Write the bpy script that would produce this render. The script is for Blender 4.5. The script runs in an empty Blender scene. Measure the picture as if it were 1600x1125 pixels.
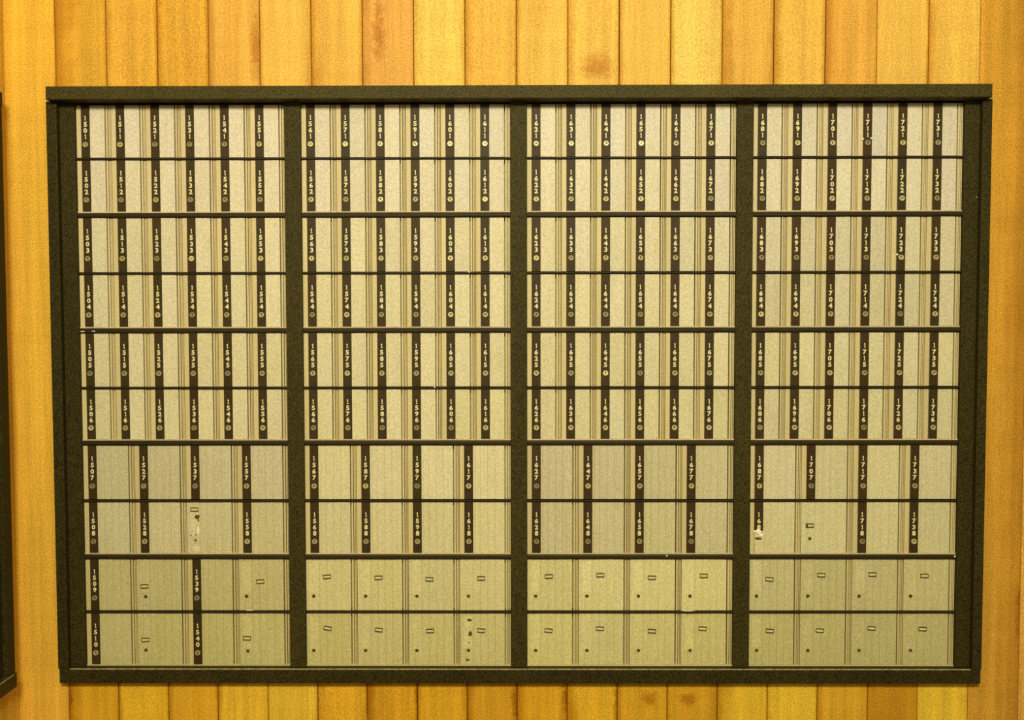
import bpy, bmesh, math, random
from mathutils import Matrix, Vector
C = bpy.context.scene.collection
Z0 = 1.25                                   # height of the bank's middle line above the floor

# ------------------------------------------------------------------ camera
F, DIST = 1600.0, 2.56
YAW, PITCH, ROLL = math.radians(0.36576), math.radians(-2.62716), math.radians(0.08206)
CAM = Vector((0.0, -DIST, Z0 + 0.18674))
cy_, sy_, cp_, sp_, cr_, sr_ = (math.cos(YAW), math.sin(YAW), math.cos(PITCH), math.sin(PITCH),
                                math.cos(ROLL), math.sin(ROLL))
ROT = (Matrix(((cy_, -sy_, 0), (sy_, cy_, 0), (0, 0, 1))) @
       Matrix(((1, 0, 0), (0, cp_, -sp_), (0, sp_, cp_))) @
       Matrix(((cr_, 0, sr_), (0, 1, 0), (-sr_, 0, cr_))))
cam = bpy.data.cameras.new('camera')
cam.sensor_width = 36.0
cam.lens = 36.0 * F / 1600.0
cam.clip_start = 0.05
cam_o = bpy.data.objects.new('camera', cam)
C.objects.link(cam_o)
cam_o.matrix_world = Matrix.Translation(CAM) @ (ROT @ Matrix(((1, 0, 0), (0, 0, -1), (0, 1, 0)))).to_4x4()
bpy.context.scene.camera = cam_o


def at(u, v, Y=0.0):
    """the point of the plane y = Y that a measured picture point shows"""
    d = ROT @ Vector(((u - 800) / F, 1.0, -(v - 562.5) / F))
    return CAM + d * ((Y - CAM.y) / d.y)


# ------------------------------------------------------------------ world, lamp, exposure
W = bpy.data.worlds.new('world')
bpy.context.scene.world = W
W.use_nodes = True
W.node_tree.nodes['Background'].inputs[0].default_value = (1.0, 0.87, 0.42, 1)
W.node_tree.nodes['Background'].inputs[1].default_value = 0.27
la = bpy.data.lights.new('ceiling_lamp', 'AREA')
la.shape = 'RECTANGLE'
la.size, la.size_y = 1.1, 0.6
la.energy = 172
la.color = (0.97, 0.915, 0.60)
lo = bpy.data.objects.new('ceiling_lamp', la)
C.objects.link(lo)
lo.location = (-0.05, -3.7, Z0 + 1.9)
lo.rotation_euler = (Vector((0.05, 0, Z0 + 0.5)) - lo.location).to_track_quat('-Z', 'Y').to_euler()
vs = bpy.context.scene.view_settings
vs.view_transform = 'Standard'
vs.look = 'None'
vs.gamma = 1
vs.use_curve_mapping = False
vs.exposure = -0.09


# ------------------------------------------------------------------ materials
def lin(r, g, b):
    f = lambda c: (c / 255 / 12.92) if c / 255 <= .04045 else ((c / 255 + .055) / 1.055) ** 2.4
    return (f(r), f(g), f(b), 1)


class NT:
    def __init__(s, name):
        s.m = bpy.data.materials.new(name)
        s.m.use_nodes = True
        s.t = s.m.node_tree
        s.b = s.t.nodes['Principled BSDF']

    def n(s, typ, **kw):
        n = s.t.nodes.new(typ)
        for k, v in kw.items():
            setattr(n, k, v)
        return n

    def l(s, a, b):
        s.t.links.new(a, b)

    def noise(s, vec, scale, detail=2.0, rough=.5):
        n = s.n('ShaderNodeTexNoise')
        n.inputs['Scale'].default_value = scale
        n.inputs['Detail'].default_value = detail
        n.inputs['Roughness'].default_value = rough
        if vec is not None:
            s.l(vec, n.inputs['Vector'])
        return n.outputs['Fac']

    def mapr(s, v, a, b, c, d, clamp=True):
        n = s.n('ShaderNodeMapRange')
        n.clamp = clamp
        for i, x in zip((1, 2, 3, 4), (a, b, c, d)):
            n.inputs[i].default_value = x
        s.l(v, n.inputs[0])
        return n.outputs[0]

    def mul(s, a, b, op='MULTIPLY'):
        n = s.n('ShaderNodeMath', operation=op)
        for i, x in enumerate((a, b)):
            if isinstance(x, (int, float)):
                n.inputs[i].default_value = x
            else:
                s.l(x, n.inputs[i])
        return n.outputs[0]

    def mix(s, fac, a, b, typ='MIX'):
        n = s.n('ShaderNodeMix', data_type='RGBA', blend_type=typ)
        for sock, x in ((n.inputs[0], fac), (n.inputs[6], a), (n.inputs[7], b)):
            if isinstance(x, (int, float)):
                sock.default_value = x
            elif isinstance(x, tuple):
                sock.default_value = x
            else:
                s.l(x, sock)
        return n.outputs[2]

    def pos(s, scale=(1, 1, 1), seed=True):
        g = s.n('ShaderNodeNewGeometry')
        mp = s.n('ShaderNodeMapping')
        mp.inputs['Scale'].default_value = scale
        s.l(g.outputs['Position'], mp.inputs['Vector'])
        if seed:
            oi = s.n('ShaderNodeObjectInfo')
            cx = s.n('ShaderNodeCombineXYZ')
            s.l(s.mul(oi.outputs['Random'], 37.0), cx.inputs[0])
            s.l(s.mul(oi.outputs['Random'], 91.0), cx.inputs[2])
            s.l(cx.outputs[0], mp.inputs['Location'])
        return mp.outputs[0]

    def bump(s, h, strength, dist):
        n = s.n('ShaderNodeBump')
        n.inputs['Strength'].default_value = strength
        n.inputs['Distance'].default_value = dist
        s.l(h, n.inputs['Height'])
        s.l(n.outputs[0], s.b.inputs['Normal'])


def speckle(t, amt, scale=290.0):
    n = t.noise(t.pos(seed=False), scale, 1.0, .6)
    return t.mapr(n, .25, .75, 1 - amt, 1 + amt, False)


def scaled(t, col, fac):
    cx = t.n('ShaderNodeCombineXYZ')
    for i in range(3):
        t.l(fac, cx.inputs[i])
    return t.mix(1.0, col, cx.outputs[0], 'MULTIPLY')


def wood_mat():
    t = NT('cedar_board')
    oi = t.n('ShaderNodeObjectInfo')
    grain = t.noise(t.pos((38, 38, 1.3)), 1.0, 4, .62)
    fine = t.noise(t.pos((240, 240, 5)), 1.0, 3, .6)
    broad = t.noise(t.pos((7, 7, 1.1)), 1.0, 3, .55)
    c = t.mix(t.mapr(grain, .34, .70, 0, 1), (0.80, 0.83, 0.88, 1), (1.10, 1.12, 1.20, 1))
    c = t.mix(1.0, c, oi.outputs['Color'], 'MULTIPLY')
    c = t.mix(1.0, c, (0.90, 1.0, 0.72, 1), 'MULTIPLY')
    c = t.mix(t.mapr(broad, .52, .78, 0, .55), c, t.mix(1.0, c, (0.82, 0.66, 0.42, 1), 'MULTIPLY'))
    c = scaled(t, c, t.mapr(fine, .3, .7, .93, 1.06))
    # horizontal weather marks
    band = t.noise(t.pos((2, 2, 26)), 1.0, 3, .6)
    c = scaled(t, c, t.mapr(band, .35, .7, .955, 1.03))
    # knot or stain with a centre of its own on the board: (x, z, radius)
    for nm in ('knot', 'streak'):
        a = t.n('ShaderNodeAttribute', attribute_type='OBJECT', attribute_name=nm)
        g = t.n('ShaderNodeNewGeometry')
        sx = t.n('ShaderNodeSeparateXYZ'); t.l(g.outputs['Position'], sx.inputs[0])
        sa = t.n('ShaderNodeSeparateXYZ'); t.l(a.outputs['Vector'], sa.inputs[0])
        wob = t.noise(t.pos((45, 45, 45), False), 1.0, 4, .65)
        dx = t.mul(sx.outputs[0], sa.outputs[0], 'SUBTRACT')
        dz = t.mul(sx.outputs[2], sa.outputs[1], 'SUBTRACT')
        if nm == 'streak':
            dz = t.mul(dz, .22)
        else:
            dz = t.mul(dz, 1.3)
        d = t.mul(t.mul(t.mul(dx, dx), t.mul(dz, dz), 'ADD'), .5, 'POWER')
        d = t.mul(d, t.mul(t.mul(wob, .5, 'SUBTRACT'), .055), 'ADD')
        q = t.mul(d, t.mul(sa.outputs[2], 1e-5, 'MAXIMUM'), 'DIVIDE')
        k = t.mapr(q, 1.0, .25, 0, .75)
        c = t.mix(k, c, t.mix(1.0, c, (0.62, 0.42, 0.22, 1), 'MULTIPLY'))
    # resin-stained edge beside a joint: (x, width, strength)
    for nm in ('edge_stain', 'far_edge_stain'):
        a = t.n('ShaderNodeAttribute', attribute_type='OBJECT', attribute_name=nm)
        g = t.n('ShaderNodeNewGeometry')
        sx = t.n('ShaderNodeSeparateXYZ'); t.l(g.outputs['Position'], sx.inputs[0])
        sa = t.n('ShaderNodeSeparateXYZ'); t.l(a.outputs['Vector'], sa.inputs[0])
        d = t.mul(t.mul(sx.outputs[0], sa.outputs[0], 'SUBTRACT'), 0, 'ADD')
        d = t.mul(d, 1, 'ABSOLUTE')
        wv = t.noise(t.pos((12, 12, 9)), 1.0, 3, .6)
        q = t.mul(d, t.mul(t.mul(sa.outputs[1], 1e-5, 'MAXIMUM'), t.mapr(wv, .3, .7, .5, 1.5)), 'DIVIDE')
        k = t.mul(t.mapr(q, 1.0, 0, 0, 1), sa.outputs[2])
        c = t.mix(k, c, t.mix(1.0, c, (0.60, 0.46, 0.16, 1), 'MULTIPLY'))
    c = scaled(t, c, speckle(t, .38))
    t.l(c, t.b.inputs['Base Color'])
    t.b.inputs['Roughness'].default_value = .6
    t.b.inputs['Specular IOR Level'].default_value = .12
    t.bump(fine, .25, .0006)
    return t.m


def paint_mat(name, base, spk, rough=.5, spec=.5, bump=.35):
    t = NT(name)
    oi = t.n('ShaderNodeObjectInfo')
    c = t.mix(1.0, oi.outputs['Color'], base, 'MULTIPLY')
    br = t.noise(t.pos((6, 6, 3)), 1.0, 3, .6)
    c = scaled(t, c, t.mapr(br, .3, .7, .88, 1.12))
    c = scaled(t, c, speckle(t, spk, 330))
    t.l(c, t.b.inputs['Base Color'])
    t.b.inputs['Roughness'].default_value = rough
    t.b.inputs['Specular IOR Level'].default_value = spec
    t.bump(t.noise(t.pos(seed=False), 600, 1, .5), bump, .0004)
    return t.m


def metal_mat(name, base, spk, grain=.05):
    """brushed anodised aluminium, dull with age"""
    t = NT(name)
    oi = t.n('ShaderNodeObjectInfo')
    c = t.mix(1.0, oi.outputs['Color'], base, 'MULTIPLY')
    br = t.noise(t.pos((420, 420, 4)), 1.0, 2, .6)
    c = scaled(t, c, t.mapr(br, .3, .7, 1 - grain, 1 + grain))
    dirt = t.noise(t.pos((16, 16, 12)), 1.0, 4, .6)
    c = t.mix(t.mapr(dirt, .5, .8, 0, .35), c, t.mix(1.0, c, (0.86, 0.80, 0.60, 1), 'MULTIPLY'))
    c = scaled(t, c, speckle(t, spk))
    t.l(c, t.b.inputs['Base Color'])
    t.b.inputs['Metallic'].default_value = .05
    t.b.inputs['Roughness'].default_value = .55
    t.b.inputs['Specular IOR Level'].default_value = .15
    t.bump(br, .15, .0003)
    return t.m


def flat_mat(name, base, rough=.5, metallic=0.0, spk=.0):
    t = NT(name)
    oi = t.n('ShaderNodeObjectInfo')
    c = t.mix(1.0, oi.outputs['Color'], base, 'MULTIPLY')
    c = scaled(t, c, t.mapr(t.noise(t.pos(), 160, 2, .5), .3, .7, .9 - spk, 1.1 + spk))
    t.l(c, t.b.inputs['Base Color'])
    t.b.inputs['Roughness'].default_value = rough
    t.b.inputs['Metallic'].default_value = metallic
    return t.m


M = dict(
    wood=wood_mat(),
    black=paint_mat('black_painted_wood', (0.034, 0.026, 0.0055, 1), .9, .6, .14),
    plate=paint_mat('black_number_strip', (0.040, 0.025, 0.005, 1), .5, .55, .25, .1),
    rail=paint_mat('dark_rail_metal', (0.026, 0.016, 0.004, 1), .5, .55, .25, .1),
    alu=metal_mat('aluminium_door', (0.72, 0.645, 0.41, 1), .24),
    fram=metal_mat('aluminium_frame', (0.68, 0.575, 0.31, 1), .20),
    ink=flat_mat('cream_numerals', (0.78, 0.70, 0.42, 1), .5),
    chrome=flat_mat('worn_lock_metal', (0.62, 0.53, 0.28, 1), .35, .35),
    dark=flat_mat('dark_recess', (0.06, 0.045, 0.012, 1), .8),
    slotc=flat_mat('label_clip_brown', (0.075, 0.055, 0.012, 1), .6),
    glue=flat_mat('dried_adhesive', (0.74, 0.66, 0.42, 1), .6),
    white=flat_mat('bare_white_chip', (0.95, 0.90, 0.70, 1), .5),
    edge_glint=flat_mat('edge_highlight_tone', (0.46, 0.40, 0.20, 1), .4, .2, .35),  # pale colour standing in for the highlight along the sill edges
    floor=flat_mat('brown_lino', (0.16, 0.11, 0.06, 1), .5),
    plaster=flat_mat('backing', (0.05, 0.04, 0.02, 1), .9),
)


# ------------------------------------------------------------------ mesh helpers
def box(bm, x0, x1, y0, y1, z0, z1, bev=0.0):
    """bevelled block; only the long outer edges are chamfered"""
    vs_ = [bm.verts.new((x, y, z)) for x in (x0, x1) for y in (y0, y1) for z in (z0, z1)]
    f = [(0, 1, 3, 2), (4, 6, 7, 5), (0, 4, 5, 1), (2, 3, 7, 6), (0, 2, 6, 4), (1, 5, 7, 3)]
    fs = [bm.faces.new([vs_[i] for i in q]) for q in f]
    if bev > 0:
        fr = fs[2]                                  # the face that looks to -y
        bmesh.ops.bevel(bm, geom=list(fr.edges), offset=bev, segments=2, profile=.5, affect='EDGES')


def prism(bm, pts, z0, z1):
    """closed x,y outline pulled up along z"""
    a = [bm.verts.new((x, y, z0)) for x, y in pts]
    b = [bm.verts.new((x, y, z1)) for x, y in pts]
    n = len(pts)
    for i in range(n):
        bm.faces.new((a[i], a[(i + 1) % n], b[(i + 1) % n], b[i]))
    bm.faces.new(a[::-1])
    bm.faces.new(b)


def mesh(name, bm, mat, smooth=False):
    bmesh.ops.recalc_face_normals(bm, faces=bm.faces)
    me = bpy.data.meshes.new(name)
    bm.to_mesh(me)
    bm.free()
    me.materials.append(mat)
    if smooth:
        for p in me.polygons:
            p.use_smooth = True
    return me


def put(name, me, parent=None, loc=(0, 0, 0), color=None, rot=None):
    o = bpy.data.objects.new(name, me)
    C.objects.link(o)
    o.parent = parent
    o.location = loc
    if rot:
        o.rotation_euler = rot
    if color:
        o.color = (color[0], color[1], color[2], 1)
    return o


def bx(name, mat, parent, x0, x1, y0, y1, z0, z1, bev=0.0, color=None):
    bm = bmesh.new()
    cx, cy, cz = (x0 + x1) / 2, (y0 + y1) / 2, (z0 + z1) / 2
    box(bm, x0 - cx, x1 - cx, y0 - cy, y1 - cy, z0 - cz, z1 - cz, bev)
    px = parent.location if parent else Vector((0, 0, 0))
    return put(name, mesh(name, bm, mat), parent, (cx - px.x, cy - px.y, cz - px.z), color)


def thing(name, label, cat, loc, group=None):
    o = bpy.data.objects.new(name, None)
    C.objects.link(o)
    o.location = loc
    o.empty_display_size = .02
    o['label'] = label
    o['category'] = cat
    if group:
        o['group'] = group
    return o


# ------------------------------------------------------------------ measured layout of the bank
WB, DV = 0.518725, 0.0406797                 # bay width, divider width
X0 = -1.7882539 + 0.6905315                  # left edge of the first bay
ZR = [Z0 + z for z in (0.70347, 0.57054, 0.43065, 0.28687, 0.14394, 0.0, -0.13849, -0.28470, -0.42732, -0.56821, -0.70788)]
PX = 0.00159                                 # one measured unit on the door plane
BX = [X0 + b * (WB + DV) for b in range(4)]
XL, XR = X0, BX[3] + WB
OUTL, OUTR = -1.1612, 1.1590                 # outer edges of the surround
INL, INR = -1.1350, 1.1355                   # inner edges of the side boards
CAPZ0, CAPZ1 = Z0 + 0.7075, Z0 + 0.7395
SILZ0, SILZ1 = Z0 - 0.7440, Z0 - 0.7075
P0, PW = -1.1465, 0.1269                     # wall boards: first joint, width
CORNER = P0 - PW
CEIL = 2.9

# ------------------------------------------------------------------ setting
rnd = random.Random(11)


def struct(name, mat, x0, x1, y0, y1, z0, z1):
    o = bx(name, mat, None, x0, x1, y0, y1, z0, z1)
    o['kind'] = 'structure'
    return o


struct('floor', M['floor'], CORNER - .1, 1.9, -4.2, .15, -.05, 0)


def wall_root(name, loc=(0, 0, 0), rotz=0):
    """battens behind the boards, with the opening the bank sits in left free"""
    return None


bm = bmesh.new()
XE = P0 + 22 * PW
box(bm, CORNER - .04, P0, .0185, .06, 0, CEIL)
box(bm, P0 + 18 * PW + .002, XE, .0185, .06, 0, CEIL)
box(bm, P0, P0 + 18 * PW + .002, .0185, .06, CAPZ0 + .012, CEIL)
box(bm, P0, P0 + 18 * PW + .002, .0185, .06, 0, SILZ1 - .012)
wall_back = put('wall_back', mesh('wall_back', bm, M['plaster']))
wall_back['kind'] = 'structure'
bm = bmesh.new()
box(bm, CORNER - .06, CORNER - .0185, -1.6, .0180, 0, CEIL)
wall_left = put('wall_left', mesh('wall_left', bm, M['plaster']))
wall_left['kind'] = 'structure'

TOP = {-1: (1.0, .485, .078), 0: (.86, .41, .065), 1: (.90, .42, .078), 2: (.86, .40, .068), 3: (.93, .44, .115),
       4: (1.0, .50, .13), 5: (.97, .48, .12), 6: (.92, .405, .12), 7: (1.0, .56, .16), 8: (.94, .45, .105),
       9: (.98, .51, .14), 10: (1.0, .51, .14), 11: (1.0, .52, .15), 12: (1.0, .58, .19), 13: (.93, .44, .11),
       14: (.98, .49, .125), 15: (.92, .42, .10), 16: (.98, .50, .135), 17: (1.0, .51, .13), 18: (.78, .34, .055),
       19: (.93, .45, .12), 20: (.9, .42, .1), 21: (.95, .46, .12)}
BOT = {0: (.86, .40, .060), 1: (.97, .50, .085), 2: (.90, .42, .07), 3: (.99, .52, .10), 4: (1.0, .57, .14),
       5: (.93, .44, .07), 6: (.86, .38, .055), 7: (.90, .42, .06), 8: (.86, .38, .06), 9: (.92, .42, .06),
       10: (.98, .49, .08), 11: (.85, .40, .06), 12: (.82, .38, .06), 13: (.96, .52, .10), 14: (1.0, .55, .11),
       15: (.88, .42, .08), 16: (.70, .30, .045), 17: (1.0, .56, .12)}
KNOT = {3: ('streak', 402, 75, .022), 6: ('streak', 592, 55, .020), 10: ('knot', 932, 104, .052)}
EDGE = {0: ('l', .045, .8), 1: ('l', .012, .6), 2: ('l', .014, .9), 3: ('l', .015, .9), 4: ('l', .008, .8),
        5: ('l', .022, .9), 6: ('l', .016, .7), 7: ('l', .012, .5), 8: ('l', .016, .9), 9: ('l', .010, 1.0),
        10: ('l', .016, .7), 11: ('l', .010, .9), 12: ('l', .010, 1.0), 13: ('l', .022, .9), 14: ('l', .018, 1.0),
        15: ('l', .016, .9), 16: ('l', .012, .3), 17: ('l', .014, 1.0)}
EDGEB = {0: ('l', .022, 1.0), 1: ('l', .010, 1.0), 2: ('l', .012, .8), 3: ('l', .010, 1.0), 4: ('l', .006, .4),
         5: ('l', .016, .6), 6: ('l', .018, 1.0), 7: ('l', .012, 1.0), 8: ('l', .018, 1.0), 9: ('l', .026, 1.0),
         10: ('l', .026, 1.0), 11: ('l', .012, 1.0), 12: ('l', .006, .8), 13: ('l', .030, .9), 14: ('l', .010, .5),
         15: ('l', .012, .8), 16: ('l', .006, .6), 17: ('l', .006, .2)}
KNOTB = {11: ('knot', 1015, 1092, .03), 12: ('knot', 1075, 1092, .03), 0: ('streak', 107, 1100, .012),
         5: ('streak', 576, 1085, .01), 6: ('streak', 654, 1085, .012), 8: ('streak', 806, 1090, .015),
         9: ('streak', 885, 1090, .014), 10: ('streak', 964, 1090, .014)}


def plank(parent, x0, x1, z0, z1, col, knot=None, side=False, edge=None, corner=False, far=None):
    bm = bmesh.new()
    w, h = x1 - x0, z1 - z0
    g = rnd.uniform(.0003, .0008)
    if corner:
        g = .0001
    box(bm, -w / 2 + g, w / 2 - g, 0, .018, -h / 2, h / 2, .0004 if corner else rnd.uniform(.0020, .0032))
    me = mesh('plank', bm, M['wood'])
    yy = rnd.uniform(-.0006, .0006)
    if side:
        o = put('plank', me, parent, (CORNER + yy, -(x0 + x1) / 2, (z0 + z1) / 2), col, (0, 0, math.pi / 2))
    else:
        o = put('plank', me, parent, ((x0 + x1) / 2, yy, (z0 + z1) / 2), col)
    if edge:
        o['edge_stain'] = [x0 if edge[0] == 'l' else x1, edge[1] * 1.35, edge[2]]
    if far:
        o['far_edge_stain'] = [x1, far[1] * .7, far[2] * .85]
    if knot:
        p = at(knot[1], knot[2])
        o[knot[0]] = [p.x, p.z, knot[3]]
    return o


for i in range(-1, 22):
    x0, x1 = P0 + i * PW, P0 + (i + 1) * PW
    if 0 <= i < 18:
        plank(wall_back, x0, x1, CAPZ0 + .012, CEIL, TOP[i], KNOT.get(i), False, EDGE.get(i), False, EDGE.get(i + 1))
        plank(wall_back, x0, x1, 0, SILZ1 - .012, (BOT[i][0], BOT[i][1] * 1.0, BOT[i][2] * .55), KNOTB.get(i), False, EDGEB.get(i), False, EDGEB.get(i + 1))
    else:
        plank(wall_back, x0, x1, 0, CEIL, TOP[i], ('streak', 1594, 960, .02) if i == 18 else None,
              False, ('r', .05, .6) if i == 18 else ('l', .02, .3), i == -1, ('l', .012, .7) if i == -1 else None)
for i in range(0, 12):
    c = TOP[(i * 5) % 17]
    plank(wall_left, i * PW - (.0175 if i == 0 else 0), (i + 1) * PW, 0, CEIL, (c[0], c[1] * 1.08, c[2] * 1.3), None, True,
          None, i == 0)

# ------------------------------------------------------------------ the black surround of the bank
sur = thing('mailbox_cabinet', 'large black framed cabinet holding four bays of mailboxes in the wood wall', 'cabinet',
            (0, 0, SILZ0))
bx('back_panel', M['plaster'], sur, INL, INR, .034, .044, SILZ1 - .01, CAPZ0 + .01)
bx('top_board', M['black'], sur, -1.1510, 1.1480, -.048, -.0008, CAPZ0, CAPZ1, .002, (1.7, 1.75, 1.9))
bx('side_board', M['black'], sur, OUTL, INL, -.026, -.0008, SILZ1, CAPZ0, .002, (1.05, 1.05, 1.0))
bx('side_board', M['black'], sur, INR, OUTR, -.026, -.0008, SILZ1, CAPZ0, .002, (1.1, 1.1, 1.1))
bx('sill_board', M['black'], sur, OUTL + .003, OUTR - .002, -.026, -.0008, SILZ0, SILZ1, .002, (1.0, .98, .9))
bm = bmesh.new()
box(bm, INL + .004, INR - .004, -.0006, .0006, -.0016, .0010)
put('edge_highlight', mesh('edge_highlight', bm, M['edge_glint']), sur, (0, -.0258, SILZ1 + .0005 - SILZ0))  # added pale strip, paints the light line on the sill's front edge
for x0, x1 in ((INL, XL), (XR, INR)):
    bx('inner_stile', M['black'], sur, x0, x1, -.010, .033, SILZ1, CAPZ0, .0012, (1.15, 1.15, 1.1))
for b in range(3):
    bx('divider', M['black'], sur, BX[b] + WB, BX[b + 1], -.010, .033, SILZ1, CAPZ0, .0012, (1.35, 1.35, 1.35))
bx('head_rail', M['rail'], sur, XL, XR, .012, .033, ZR[0] + .0005, CAPZ0)
bx('foot_rail', M['rail'], sur, XL, XR, -.002, .033, SILZ1, ZR[10] - .0002)


def half(j):
    """half the height of the dark rail on row line j"""
    if j in (0, 10):
        return 0.0006
    return 0.0058 if j % 2 == 0 else 0.0029


for b in range(4):
    for j in range(1, 10):
        h = half(j) - .0006
        me_bm = bmesh.new()
        # gently uneven front lip, as the sheet metal has bent with use
        segs = 10
        r = random.Random(b * 20 + j)
        off = [r.uniform(-.0005, .0005) for _ in range(segs + 1)]
        rings = []
        for s in range(segs + 1):
            x = s / segs * (WB - .0004) + .0002
            o_ = off[s]
            rings.append([me_bm.verts.new((x, y, z + o_)) for y, z in
                          ((-.0055, -h), (-.0066, -h * .5), (-.0066, h * .5), (-.0055, h), (.033, h), (.033, -h))])
        for a_, b_ in zip(rings, rings[1:]):
            for k in range(6):
                me_bm.faces.new((a_[k], a_[(k + 1) % 6], b_[(k + 1) % 6], b_[k]))
        me_bm.faces.new(rings[0][::-1])
        me_bm.faces.new(rings[-1])
        put('rail', mesh('rail', me_bm, M['rail']), sur, (BX[b], 0, ZR[j] - SILZ0))


def chip(u, v, w, h, Y, parent, mat='white', name='paint_chip'):
    p = at(u, v, Y)
    bm = bmesh.new()
    r = random.Random(int(u * 7 + v))
    n = 9
    pts = []
    for k in range(n):
        a = 2 * math.pi * k / n
        q = r.uniform(.75, 1.15)
        pts.append((math.cos(a) * w / 2 * PX * q, math.sin(a) * h / 2 * PX * q))
    front = [bm.verts.new((x * .8, -.0006, z * .8)) for x, z in pts]
    back = [bm.verts.new((x, .0004, z)) for x, z in pts]
    for k in range(n):
        bm.faces.new((front[k], front[(k + 1) % n], back[(k + 1) % n], back[k]))
    bm.faces.new(front)
    bm.faces.new(back[::-1])
    l = parent.location
    return put(name, mesh(name, bm, M[mat]), parent, (p.x - l.x, Y - l.y, p.z - l.z))


for (u, v, w, h) in ((800, 335.5, 3.5, 3), (1042, 868.5, 3, 2.5), (1147, 869, 3, 3), (1492, 869.5, 3, 4),
                     (129, 518, 10, 1.6), (146, 517.5, 7, 1.6), (679, 605, 4, 2), (1173, 334.5, 4, 1.6),
                     (474, 870, 4, 2), (1074, 954.5, 22, 1.2), (390, 953.5, 14, 1.2), (733, 425, 5, 1.5),
                     (448, 338, 3, 1.6), (1526, 308, 1.5, 1.5)):
    chip(u, v, w, h, -.0070 if u < 1500 else -.0108, sur)

# ------------------------------------------------------------------ numerals
digit_mesh = {}
for d in '0123456789':
    cu = bpy.data.curves.new('numeral', 'FONT')
    cu.body = d
    cu.size = .0158
    cu.resolution_u = 2
    cu.offset = .0006
    cu.extrude = .0002
    cu.align_x = 'CENTER'
    to = bpy.data.objects.new('numeral', cu)
    C.objects.link(to)
    dg = bpy.context.evaluated_depsgraph_get()
    me = bpy.data.meshes.new_from_object(to.evaluated_get(dg))
    ys = [v.co.y for v in me.vertices]
    xs = [v.co.x for v in me.vertices]
    mx, my = (min(xs) + max(xs)) / 2, (min(ys) + max(ys)) / 2
    digit_mesh[d] = ([((v.co.x - mx) * 1.12, v.co.z, v.co.y - my) for v in me.vertices],
                     [tuple(p.vertices) for p in me.polygons])
    bpy.data.objects.remove(to)
    bpy.data.meshes.remove(me)
    bpy.data.curves.remove(cu)


# the figure 1 on the strips: slanted flag, square foot
pr = [(-.0009, -.0057), (.0011, -.0057), (.0011, .0057), (-.0005, .0057), (-.0027, .0040), (-.0020, .0026), (-.0009, .0034)]
foot = [(-.0018, -.0057), (.0021, -.0057), (.0021, -.0044), (-.0018, -.0044)]
vv, ff = [], []
for q, yf in ((pr, 0.0), (foot, -.00005)):
    b0, n0 = len(vv), len(q)
    vv += [(x, -.0002 + yf, z) for x, z in q] + [(x, .0002, z) for x, z in q]
    ff.append(tuple(b0 + i for i in range(n0)))
    ff.append(tuple(b0 + n0 + i for i in range(n0))[::-1])
    ff += [(b0 + i, b0 + n0 + i, b0 + n0 + (i + 1) % n0, b0 + (i + 1) % n0) for i in range(n0)]
digit_mesh['1'] = (vv, ff)


def numerals_mesh(num, H, r):
    vs_, fs = [], []
    for k, ch in enumerate(num):
        if ch == ' ':
            continue
        zc = H * (1 - (.245, .365, .482, .598)[k])
        dv, df = digit_mesh[ch]
        base = len(vs_)
        jx = r.uniform(-.0003, .0003)
        vs_ += [(x + jx, y, z + zc) for x, y, z in dv]
        fs += [tuple(base + i for i in f) for f in df]
    me = bpy.data.meshes.new('numerals')
    me.from_pydata(vs_, [], fs)
    me.materials.append(M['ink'])
    me.update()
    return me


# ------------------------------------------------------------------ lock and clip shapes
def lathe(prof, n, mat, name):
    bm = bmesh.new()
    rings = []
    for r, y in prof:
        rings.append([bm.verts.new((r * math.cos(2 * math.pi * k / n), y, r * math.sin(2 * math.pi * k / n)))
                      for k in range(n)])
    for a, b in zip(rings, rings[1:]):
        for k in range(n):
            bm.faces.new((a[k], a[(k + 1) % n], b[(k + 1) % n], b[k]))
    bm.faces.new(rings[0])
    bm.faces.new(rings[-1])
    return mesh(name, bm, mat)


LOCK = lathe([(.0066, .001), (.0069, -.0026), (.0060, -.0040), (.0044, -.0040), (.0034, -.0008)], 16, M['chrome'], 'lock')
bm = bmesh.new(); box(bm, -.0012, .0012, -.0006, .0004, -.0026, .0026)
KEYHOLE = mesh('keyhole', bm, M['dark'])
HOLE = lathe([(.0042, .001), (.0043, -.0008), (.0036, -.0014), (.0028, -.0006)], 12, M['slotc'], 'lock')
bm = bmesh.new(); box(bm, -.0010, .0010, -.0006, .0003, -.0021, .0021)
KEYHOLE_S = mesh('keyhole', bm, M['dark'])
CW, CH_, CT = .0200, .0112, .0027            # label clip: outer width, height, bar
bm = bmesh.new()
box(bm, -CW / 2, CW / 2, -.0012, .0002, CH_ / 2 - CT, CH_ / 2)
box(bm, -CW / 2, CW / 2, -.0012, .0002, -CH_ / 2, -CH_ / 2 + CT)
box(bm, -CW / 2, -CW / 2 + .0013, -.0012, .0002, -CH_ / 2 + CT, CH_ / 2 - CT)
box(bm, CW / 2 - .0011, CW / 2, -.0012, .0002, -CH_ / 2 + CT, CH_ / 2 - CT)
CLIP = mesh('label_clip', bm, M['slotc'])
bm = bmesh.new(); box(bm, -CW / 2 + .0015, CW / 2 - .0013, -.0005, .0002, -CH_ / 2 + CT + .0002, CH_ / 2 - CT - .0002)
CARD = mesh('card', bm, M['glue'])

# ------------------------------------------------------------------ mailboxes
cache = {}


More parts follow.
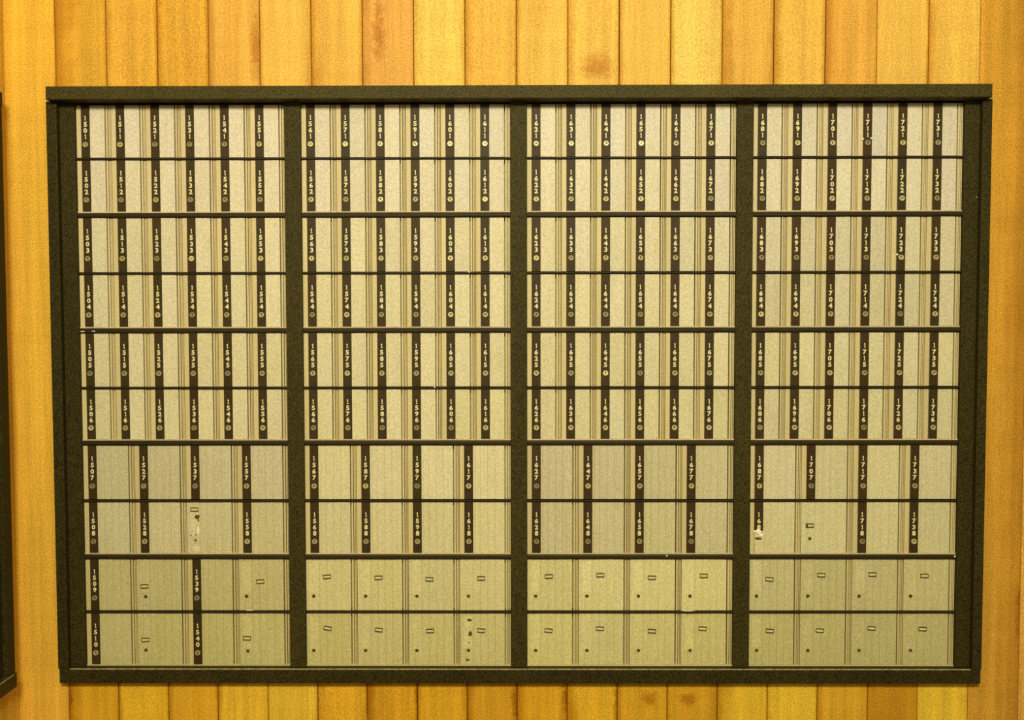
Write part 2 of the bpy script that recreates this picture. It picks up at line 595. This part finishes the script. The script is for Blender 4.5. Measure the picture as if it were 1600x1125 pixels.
def cell_meshes(wide, H, lip, numbered, first):
    key = (wide, round(H, 5), lip, numbered, first)
    if key in cache:
        return cache[key]
    P = WB / (4 if wide else 6)
    u = P / (80.9 if wide else 54.5)
    e = u * (80.9 if wide else 54.5)
    d0 = 8.0 * u if numbered else (.3 * u)           # where the door leaf starts
    ps = 8.0 * u                                     # number strip 8 .. 21.5
    pe = 21.5 * u
    d1 = e - 9.9 * u                                 # right edge of the leaf
    zl = .0030 if lip else .0002
    # frame: fixed stile left, back plate, ribbed hinge column right, lip below
    bm = bmesh.new()
    box(bm, .0002, e - .0002, .0190, .0215, .0002, H - .0002)
    if numbered:
        box(bm, .0004, ps - .0007, -.0002, .0190, zl, H - .0004, .0005)
    a = d1 + 1.7 * u
    box(bm, a, a + 2.8 * u, -.0006, .0190, zl, H - .0004, .0005)
    box(bm, a + 3.8 * u, a + 5.6 * u, .0012, .0190, zl, H - .0004, .0003)
    box(bm, a + 6.3 * u, e - .0009, .0006, .0190, zl, H - .0004, .0003)
    if lip:
        box(bm, .0002, e - .0002, -.0034, .0190, .0002, zl - .0001, .0006)
    frame = mesh('frame', bm, M['fram'])
    # door leaf: flat sheet with shallow pressed flutes on the wide ones
    bm = bmesh.new()
    zb, zt = zl + .0004, H - .0008
    x0, x1 = d0 + (0 if not numbered else .0002), d1
    pts = [(x1, .006), (x0, .006), (x0, 0.0), (x0 + .0005, -.0008)]
    fl = ([21.5, 33, 44.5, 56] if wide else [])
    if wide and not numbered:
        fl = [10.0] + fl
    for q in fl:
        xq = q * u
        if numbered and q < 22:
            xq = 24.5 * u
        pts += [(xq - .0010, -.0008), (xq - .0003, .0006), (xq + .0003, .0006), (xq + .0010, -.0008)]
    pts += [(x1 - .0005, -.0008), (x1, 0.0)]
    prism(bm, pts, zb, zt)
    door = mesh('door', bm, M['alu'])
    plate = None
    if numbered:
        bm = bmesh.new()
        box(bm, ps + .0001, pe, -.0022, -.0009, zl + (.0012 if lip else 0.0002), H - .0003, .0003)
        plate = mesh('number_strip', bm, M['plate'])
    cache[key] = (frame, door, plate, ps, pe, d0, d1, zl, e)
    return cache[key]


ORD = ('first', 'second', 'third', 'fourth', 'fifth')
ROWN = ('top', 'second', 'third', 'fourth', 'fifth', 'sixth', 'seventh', 'eighth', 'ninth', 'bottom')
BAYN = ('leftmost', 'second', 'third', 'rightmost')
NARROW = [[1501 + 60 * b + 10 * c for c in range(6)] for b in range(4)]
WIDE = [[1500, 1520, 1530, 1550], [1560, 1580, 1590, 1610], [1620, 1640, 1650, 1670], [1680, 1700, 1710, 1730]]
SLOT = {(8, 0, 2): (304, 796, 0), (8, 3, 1): (1265, 821, 0),
        (9, 0, 1): (226, 916, 2), (9, 0, 3): (407, 908.5, 3), (10, 0, 1): (227.5, 999.5, 2), (10, 0, 3): (386, 997, -2),
        (9, 1, 0): (511, 901, 5), (9, 1, 1): (591.5, 902.5, 0), (9, 1, 2): (671, 905, -2), (9, 1, 3): (752, 903.5, 0),
        (10, 1, 0): (512, 981.5, -9), (10, 1, 1): (592, 984, -6), (10, 1, 2): (672, 985.5, 2), (10, 1, 3): (752, 985, -4),
        (9, 2, 0): (857.5, 900.5, 2), (9, 2, 1): (938, 898.5, 0), (9, 2, 2): (1018.5, 902.5, -1), (9, 2, 3): (1099.5, 899.5, 0),
        (10, 2, 0): (857, 985, -5), (10, 2, 1): (937.5, 982, -2), (10, 2, 2): (1018.5, 986, -4), (10, 2, 3): (1097.5, 982, -4),
        (9, 3, 0): (1202, 905, -5), (9, 3, 1): (1283, 898.5, -2), (9, 3, 2): (1363, 897.5, 0), (9, 3, 3): (1444, 899.5, 0),
        (10, 3, 0): (1202.5, 985.5, -6), (10, 3, 1): (1280.5, 985, -4), (10, 3, 2): (1361.5, 981.5, -3), (10, 3, 3): (1441, 982.5, -3)}
LOCKS = {(9, 0, 1): (228, 932), (9, 0, 3): (385.5, 931.5), (10, 0, 1): (228.5, 1015.5), (10, 0, 3): (387.5, 1017)}
COLX = {1: (490.5, 571.5, 651.5, 732), 2: (837, 917, 997.5, 1078), 3: (1182, 1262, 1342, 1422.5)}
# how pale each row of each bay is (own tone plus painted light falloff)
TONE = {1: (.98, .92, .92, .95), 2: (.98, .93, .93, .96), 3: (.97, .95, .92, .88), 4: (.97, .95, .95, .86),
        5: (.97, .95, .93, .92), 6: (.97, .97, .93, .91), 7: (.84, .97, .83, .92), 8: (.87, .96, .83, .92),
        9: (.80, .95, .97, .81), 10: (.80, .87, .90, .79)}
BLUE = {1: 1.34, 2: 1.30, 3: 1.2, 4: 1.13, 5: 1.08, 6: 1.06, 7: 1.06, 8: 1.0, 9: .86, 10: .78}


def mailbox(row, bay, col):
    wide = row >= 7
    n = 4 if wide else 6
    key = (row, bay, col)
    zt = ZR[row - 1] - half(row - 1)
    zb = ZR[row] + half(row)
    H = zt - zb
    P = WB / n
    xl = BX[bay] + col * P
    numbered = key not in SLOT
    num = (WIDE[bay][col] + row) if wide else (NARROW[bay][col] + row - 1)
    frame, door, plate, ps, pe, d0, d1, zl, e = cell_meshes(wide, H, row % 2 == 0, numbered, col == 0)
    size = 'wide' if wide else 'narrow'
    if numbered:
        lab = '%s mailbox numbered %d, %s in the %s row of the %s bay' % (
            size, num, ORD[col] if col < n - 1 else 'last', ROWN[row - 1], BAYN[bay])
        if num == 1688:
            lab = 'wide pale metal mailbox whose black strip 168 is broken off above its lock'
        if num == 1711:
            lab = 'narrow mailbox numbered 1711 with white flecks beside its lock, top row, rightmost bay'
        grp = '%s mailboxes with black number strips' % size
    else:
        grp = 'wide mailboxes without number strips'
        if row == 8 and bay == 0:
            lab = 'wide mailbox without strip, glue smears and torn hole, directly below number 1537'
        elif row == 8:
            lab = 'wide mailbox without strip directly below number 1707, left of number 1718'
        else:
            lab = 'wide mailbox without number strip, %s in the %s row of the %s bay' % (
                ORD[col] if col < 3 else 'last', ROWN[row - 1], BAYN[bay])
            if key == (10, 1, 3):
                lab = 'wide dark-spotted mailbox without strip, last in the bottom row of the second bay'
            if key == (9, 3, 0):
                lab = 'wide mailbox without strip directly below the one with the broken black strip'
    r = random.Random(row * 1000 + bay * 50 + col)
    t = thing('mailbox', lab, 'mailbox', (xl, 0, zb), grp)
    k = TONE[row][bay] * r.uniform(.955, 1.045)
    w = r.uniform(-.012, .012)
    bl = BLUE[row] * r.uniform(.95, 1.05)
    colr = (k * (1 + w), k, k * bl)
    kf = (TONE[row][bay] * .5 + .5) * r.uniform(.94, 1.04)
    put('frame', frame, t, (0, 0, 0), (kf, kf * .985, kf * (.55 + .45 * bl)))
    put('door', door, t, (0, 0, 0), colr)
    if numbered:
        warm = r.uniform(0, 1) * (1.0 if bay >= 2 else .45)
        pcol = (1 + .25 * warm, 1 - .08 * warm, 1 - .15 * warm)
        pc = (ps + pe) / 2
        if num == 1688:
            bm = bmesh.new()
            zlow = zb * 0 + (zt - at(1185, 829).z)
            box(bm, ps, pe, -.0022, -.0009, H - zlow, H - .0003, .0003)
            pl = put('number_strip', mesh('number_strip', bm, M['plate']), t, (0, 0, 0), pcol)
            pl['label'] = 'black strip broken off at its lower end'
            put('numerals', numerals_mesh('168 ', H, r), pl, (pc, -.0022, 0))
            chip(1185.5, 830.5, 9, 9, -.003, t, 'white', 'broken_edge')
            chip(1189.5, 836, 8, 5, -.003, t, 'white', 'broken_edge')
            chip(1180, 830, 5, 4, -.002, t, 'white', 'broken_edge')
            chip(1185, 841.5, 12, 5, -.0013, t, 'slotc', 'scuff_mark')
            return
        pl = put('number_strip', plate, t, (0, 0, 0), pcol)
        put('numerals', numerals_mesh(str(num), H, r), pl, (pc, -.0022, 0))
        b = r.choice((.62, .8, .95, 1.15))
        if num in (1533, 1684, 1645, 1651):
            b = 1.45
        lk = put('lock', LOCK, t, (pc, -.0022, H * (1 - .752)), (b, b, b))
        put('keyhole', KEYHOLE, lk, (0, -.0010, 0), None, (0, r.choice((0, 0, .6, -.7, 1.2)), 0))
        if num == 1711:
            chip(1348.5, 217, 4, 3, -.003, t)
            chip(1361.5, 216, 4, 3, -.003, t)
        if num == 1723:
            chip(1402, 397.5, 3.5, 4, -.003, t)
        return
    su, sv, ang = SLOT[key]
    p = at(su, sv)
    cl = put('label_clip', CLIP, t, (p.x - xl, -.0012, p.z - zb), None, (0, math.radians(-ang), 0))
    put('card', CARD, cl, (0, 0, 0), (.95, .95, .8))
    # pale ghost of the strip that used to be glued on
    if not (row == 8 and bay == 3):
        bm = bmesh.new()
        box(bm, ps * .72, pe * .93, -.00105, -.0007, H * r.uniform(.30, .36), H * r.uniform(.90, .97), .0002)
        g = r.uniform(.98, 1.06) * k
        put('adhesive_mark', mesh('adhesive_mark', bm, M['alu']), t, (0, 0, 0), (g * 1.06, g * 1.05, g * bl * 1.08))
    if row == 8 and bay == 0:
        chip(308, 807.5, 8, 8, -.0014, t, 'slotc', 'torn_hole')
        chip(310, 813, 3, 5, -.0014, t, 'slotc', 'torn_hole')
        chip(301.5, 822, 6, 22, -.0014, t, 'glue', 'glue_smear')
        chip(309.5, 829, 4, 15, -.0014, t, 'white', 'glue_smear')
        chip(306, 858, 14, 10, -.0013, t, 'glue', 'glue_smear')
        chip(298.5, 836.5, 2.5, 2, -.0015, t, 'slotc', 'screw_hole')
        chip(306, 835.5, 3, 2.5, -.0015, t, 'slotc', 'screw_hole')
        chip(305.5, 844, 5, 3.5, -.0015, t, 'slotc', 'screw_hole')
        return
    if row == 8:
        q = at(1265, 841.5)
    elif key in LOCKS:
        q = at(*LOCKS[key])
    else:
        q = at(COLX[bay][col], 931.2 if row == 9 else 1016)
    s = r.choice((1.0, 1.0, 1.3))
    if key in ((9, 0, 3), (10, 1, 2), (9, 3, 3)):
        s = .75
    lk = put('lock', HOLE, t, (q.x - xl, -.0008, q.z - zb), (s, s, s * .9))
    put('keyhole', KEYHOLE_S, lk, (0, -.0011, 0), None, (0, r.uniform(-.6, .6), 0))
    if key == (8, 3, 1):
        chip(1261, 821.3, 4.5, 4, -.0022, t, 'dark', 'torn_hole')
    if key == (10, 1, 3):
        chip(733.5, 969, 8, 5, -.0013, t, 'slotc', 'scuff_mark')
        chip(735, 990.5, 8, 9, -.0013, t, 'slotc', 'scuff_mark')
        chip(730.5, 1031, 6, 4, -.0013, t, 'slotc', 'scuff_mark')
        chip(732.5, 1004, 2, 2, -.0013, t, 'slotc', 'scuff_mark')


for row in range(1, 11):
    for bay in range(4):
        for col in range(4 if row >= 7 else 6):
            mailbox(row, bay, col)

# ------------------------------------------------------------------ the neighbouring cabinet on the left wall
GAP, PRO, LEN = .062, .022, .62
XW = CORNER
lc = thing('mailbox_cabinet', 'black framed cabinet on the side wall at the far left edge', 'cabinet',
           (XW, -GAP - LEN / 2, SILZ0))
y1, y0 = -GAP, -GAP - LEN
LZ1 = CAPZ1 - .018
bx('back_panel', M['rail'], lc, XW + .001, XW + .006, y0 + .002, y1 - .002, SILZ0 + .01, LZ1 - .01)
bx('top_board', M['black'], lc, XW + .001, XW + PRO + .002, y0, y1, LZ1 - .033, LZ1, 0, (1.3, 1.3, 1.3))
bx('side_board', M['black'], lc, XW + .006, XW + PRO, y1 - .034, y1, SILZ1 + .004, LZ1 - .033, 0, (1, 1, 1))
bx('inner_stile', M['black'], lc, XW + .006, XW + PRO - .012, y1 - .071, y1 - .034, SILZ1 + .004, LZ1 - .033)
bx('sill_board', M['black'], lc, XW + .001, XW + PRO + .004, y0, y1, SILZ0 + .006, SILZ1 + .004, 0, (1.5, 1.5, 1.3))
bx('edge_highlight', M['edge_glint'], lc, XW + PRO + .0028, XW + PRO + .0046, y0, y1 - .012, SILZ1 + .003, SILZ1 + .0046)  # same painted highlight strip on this sill
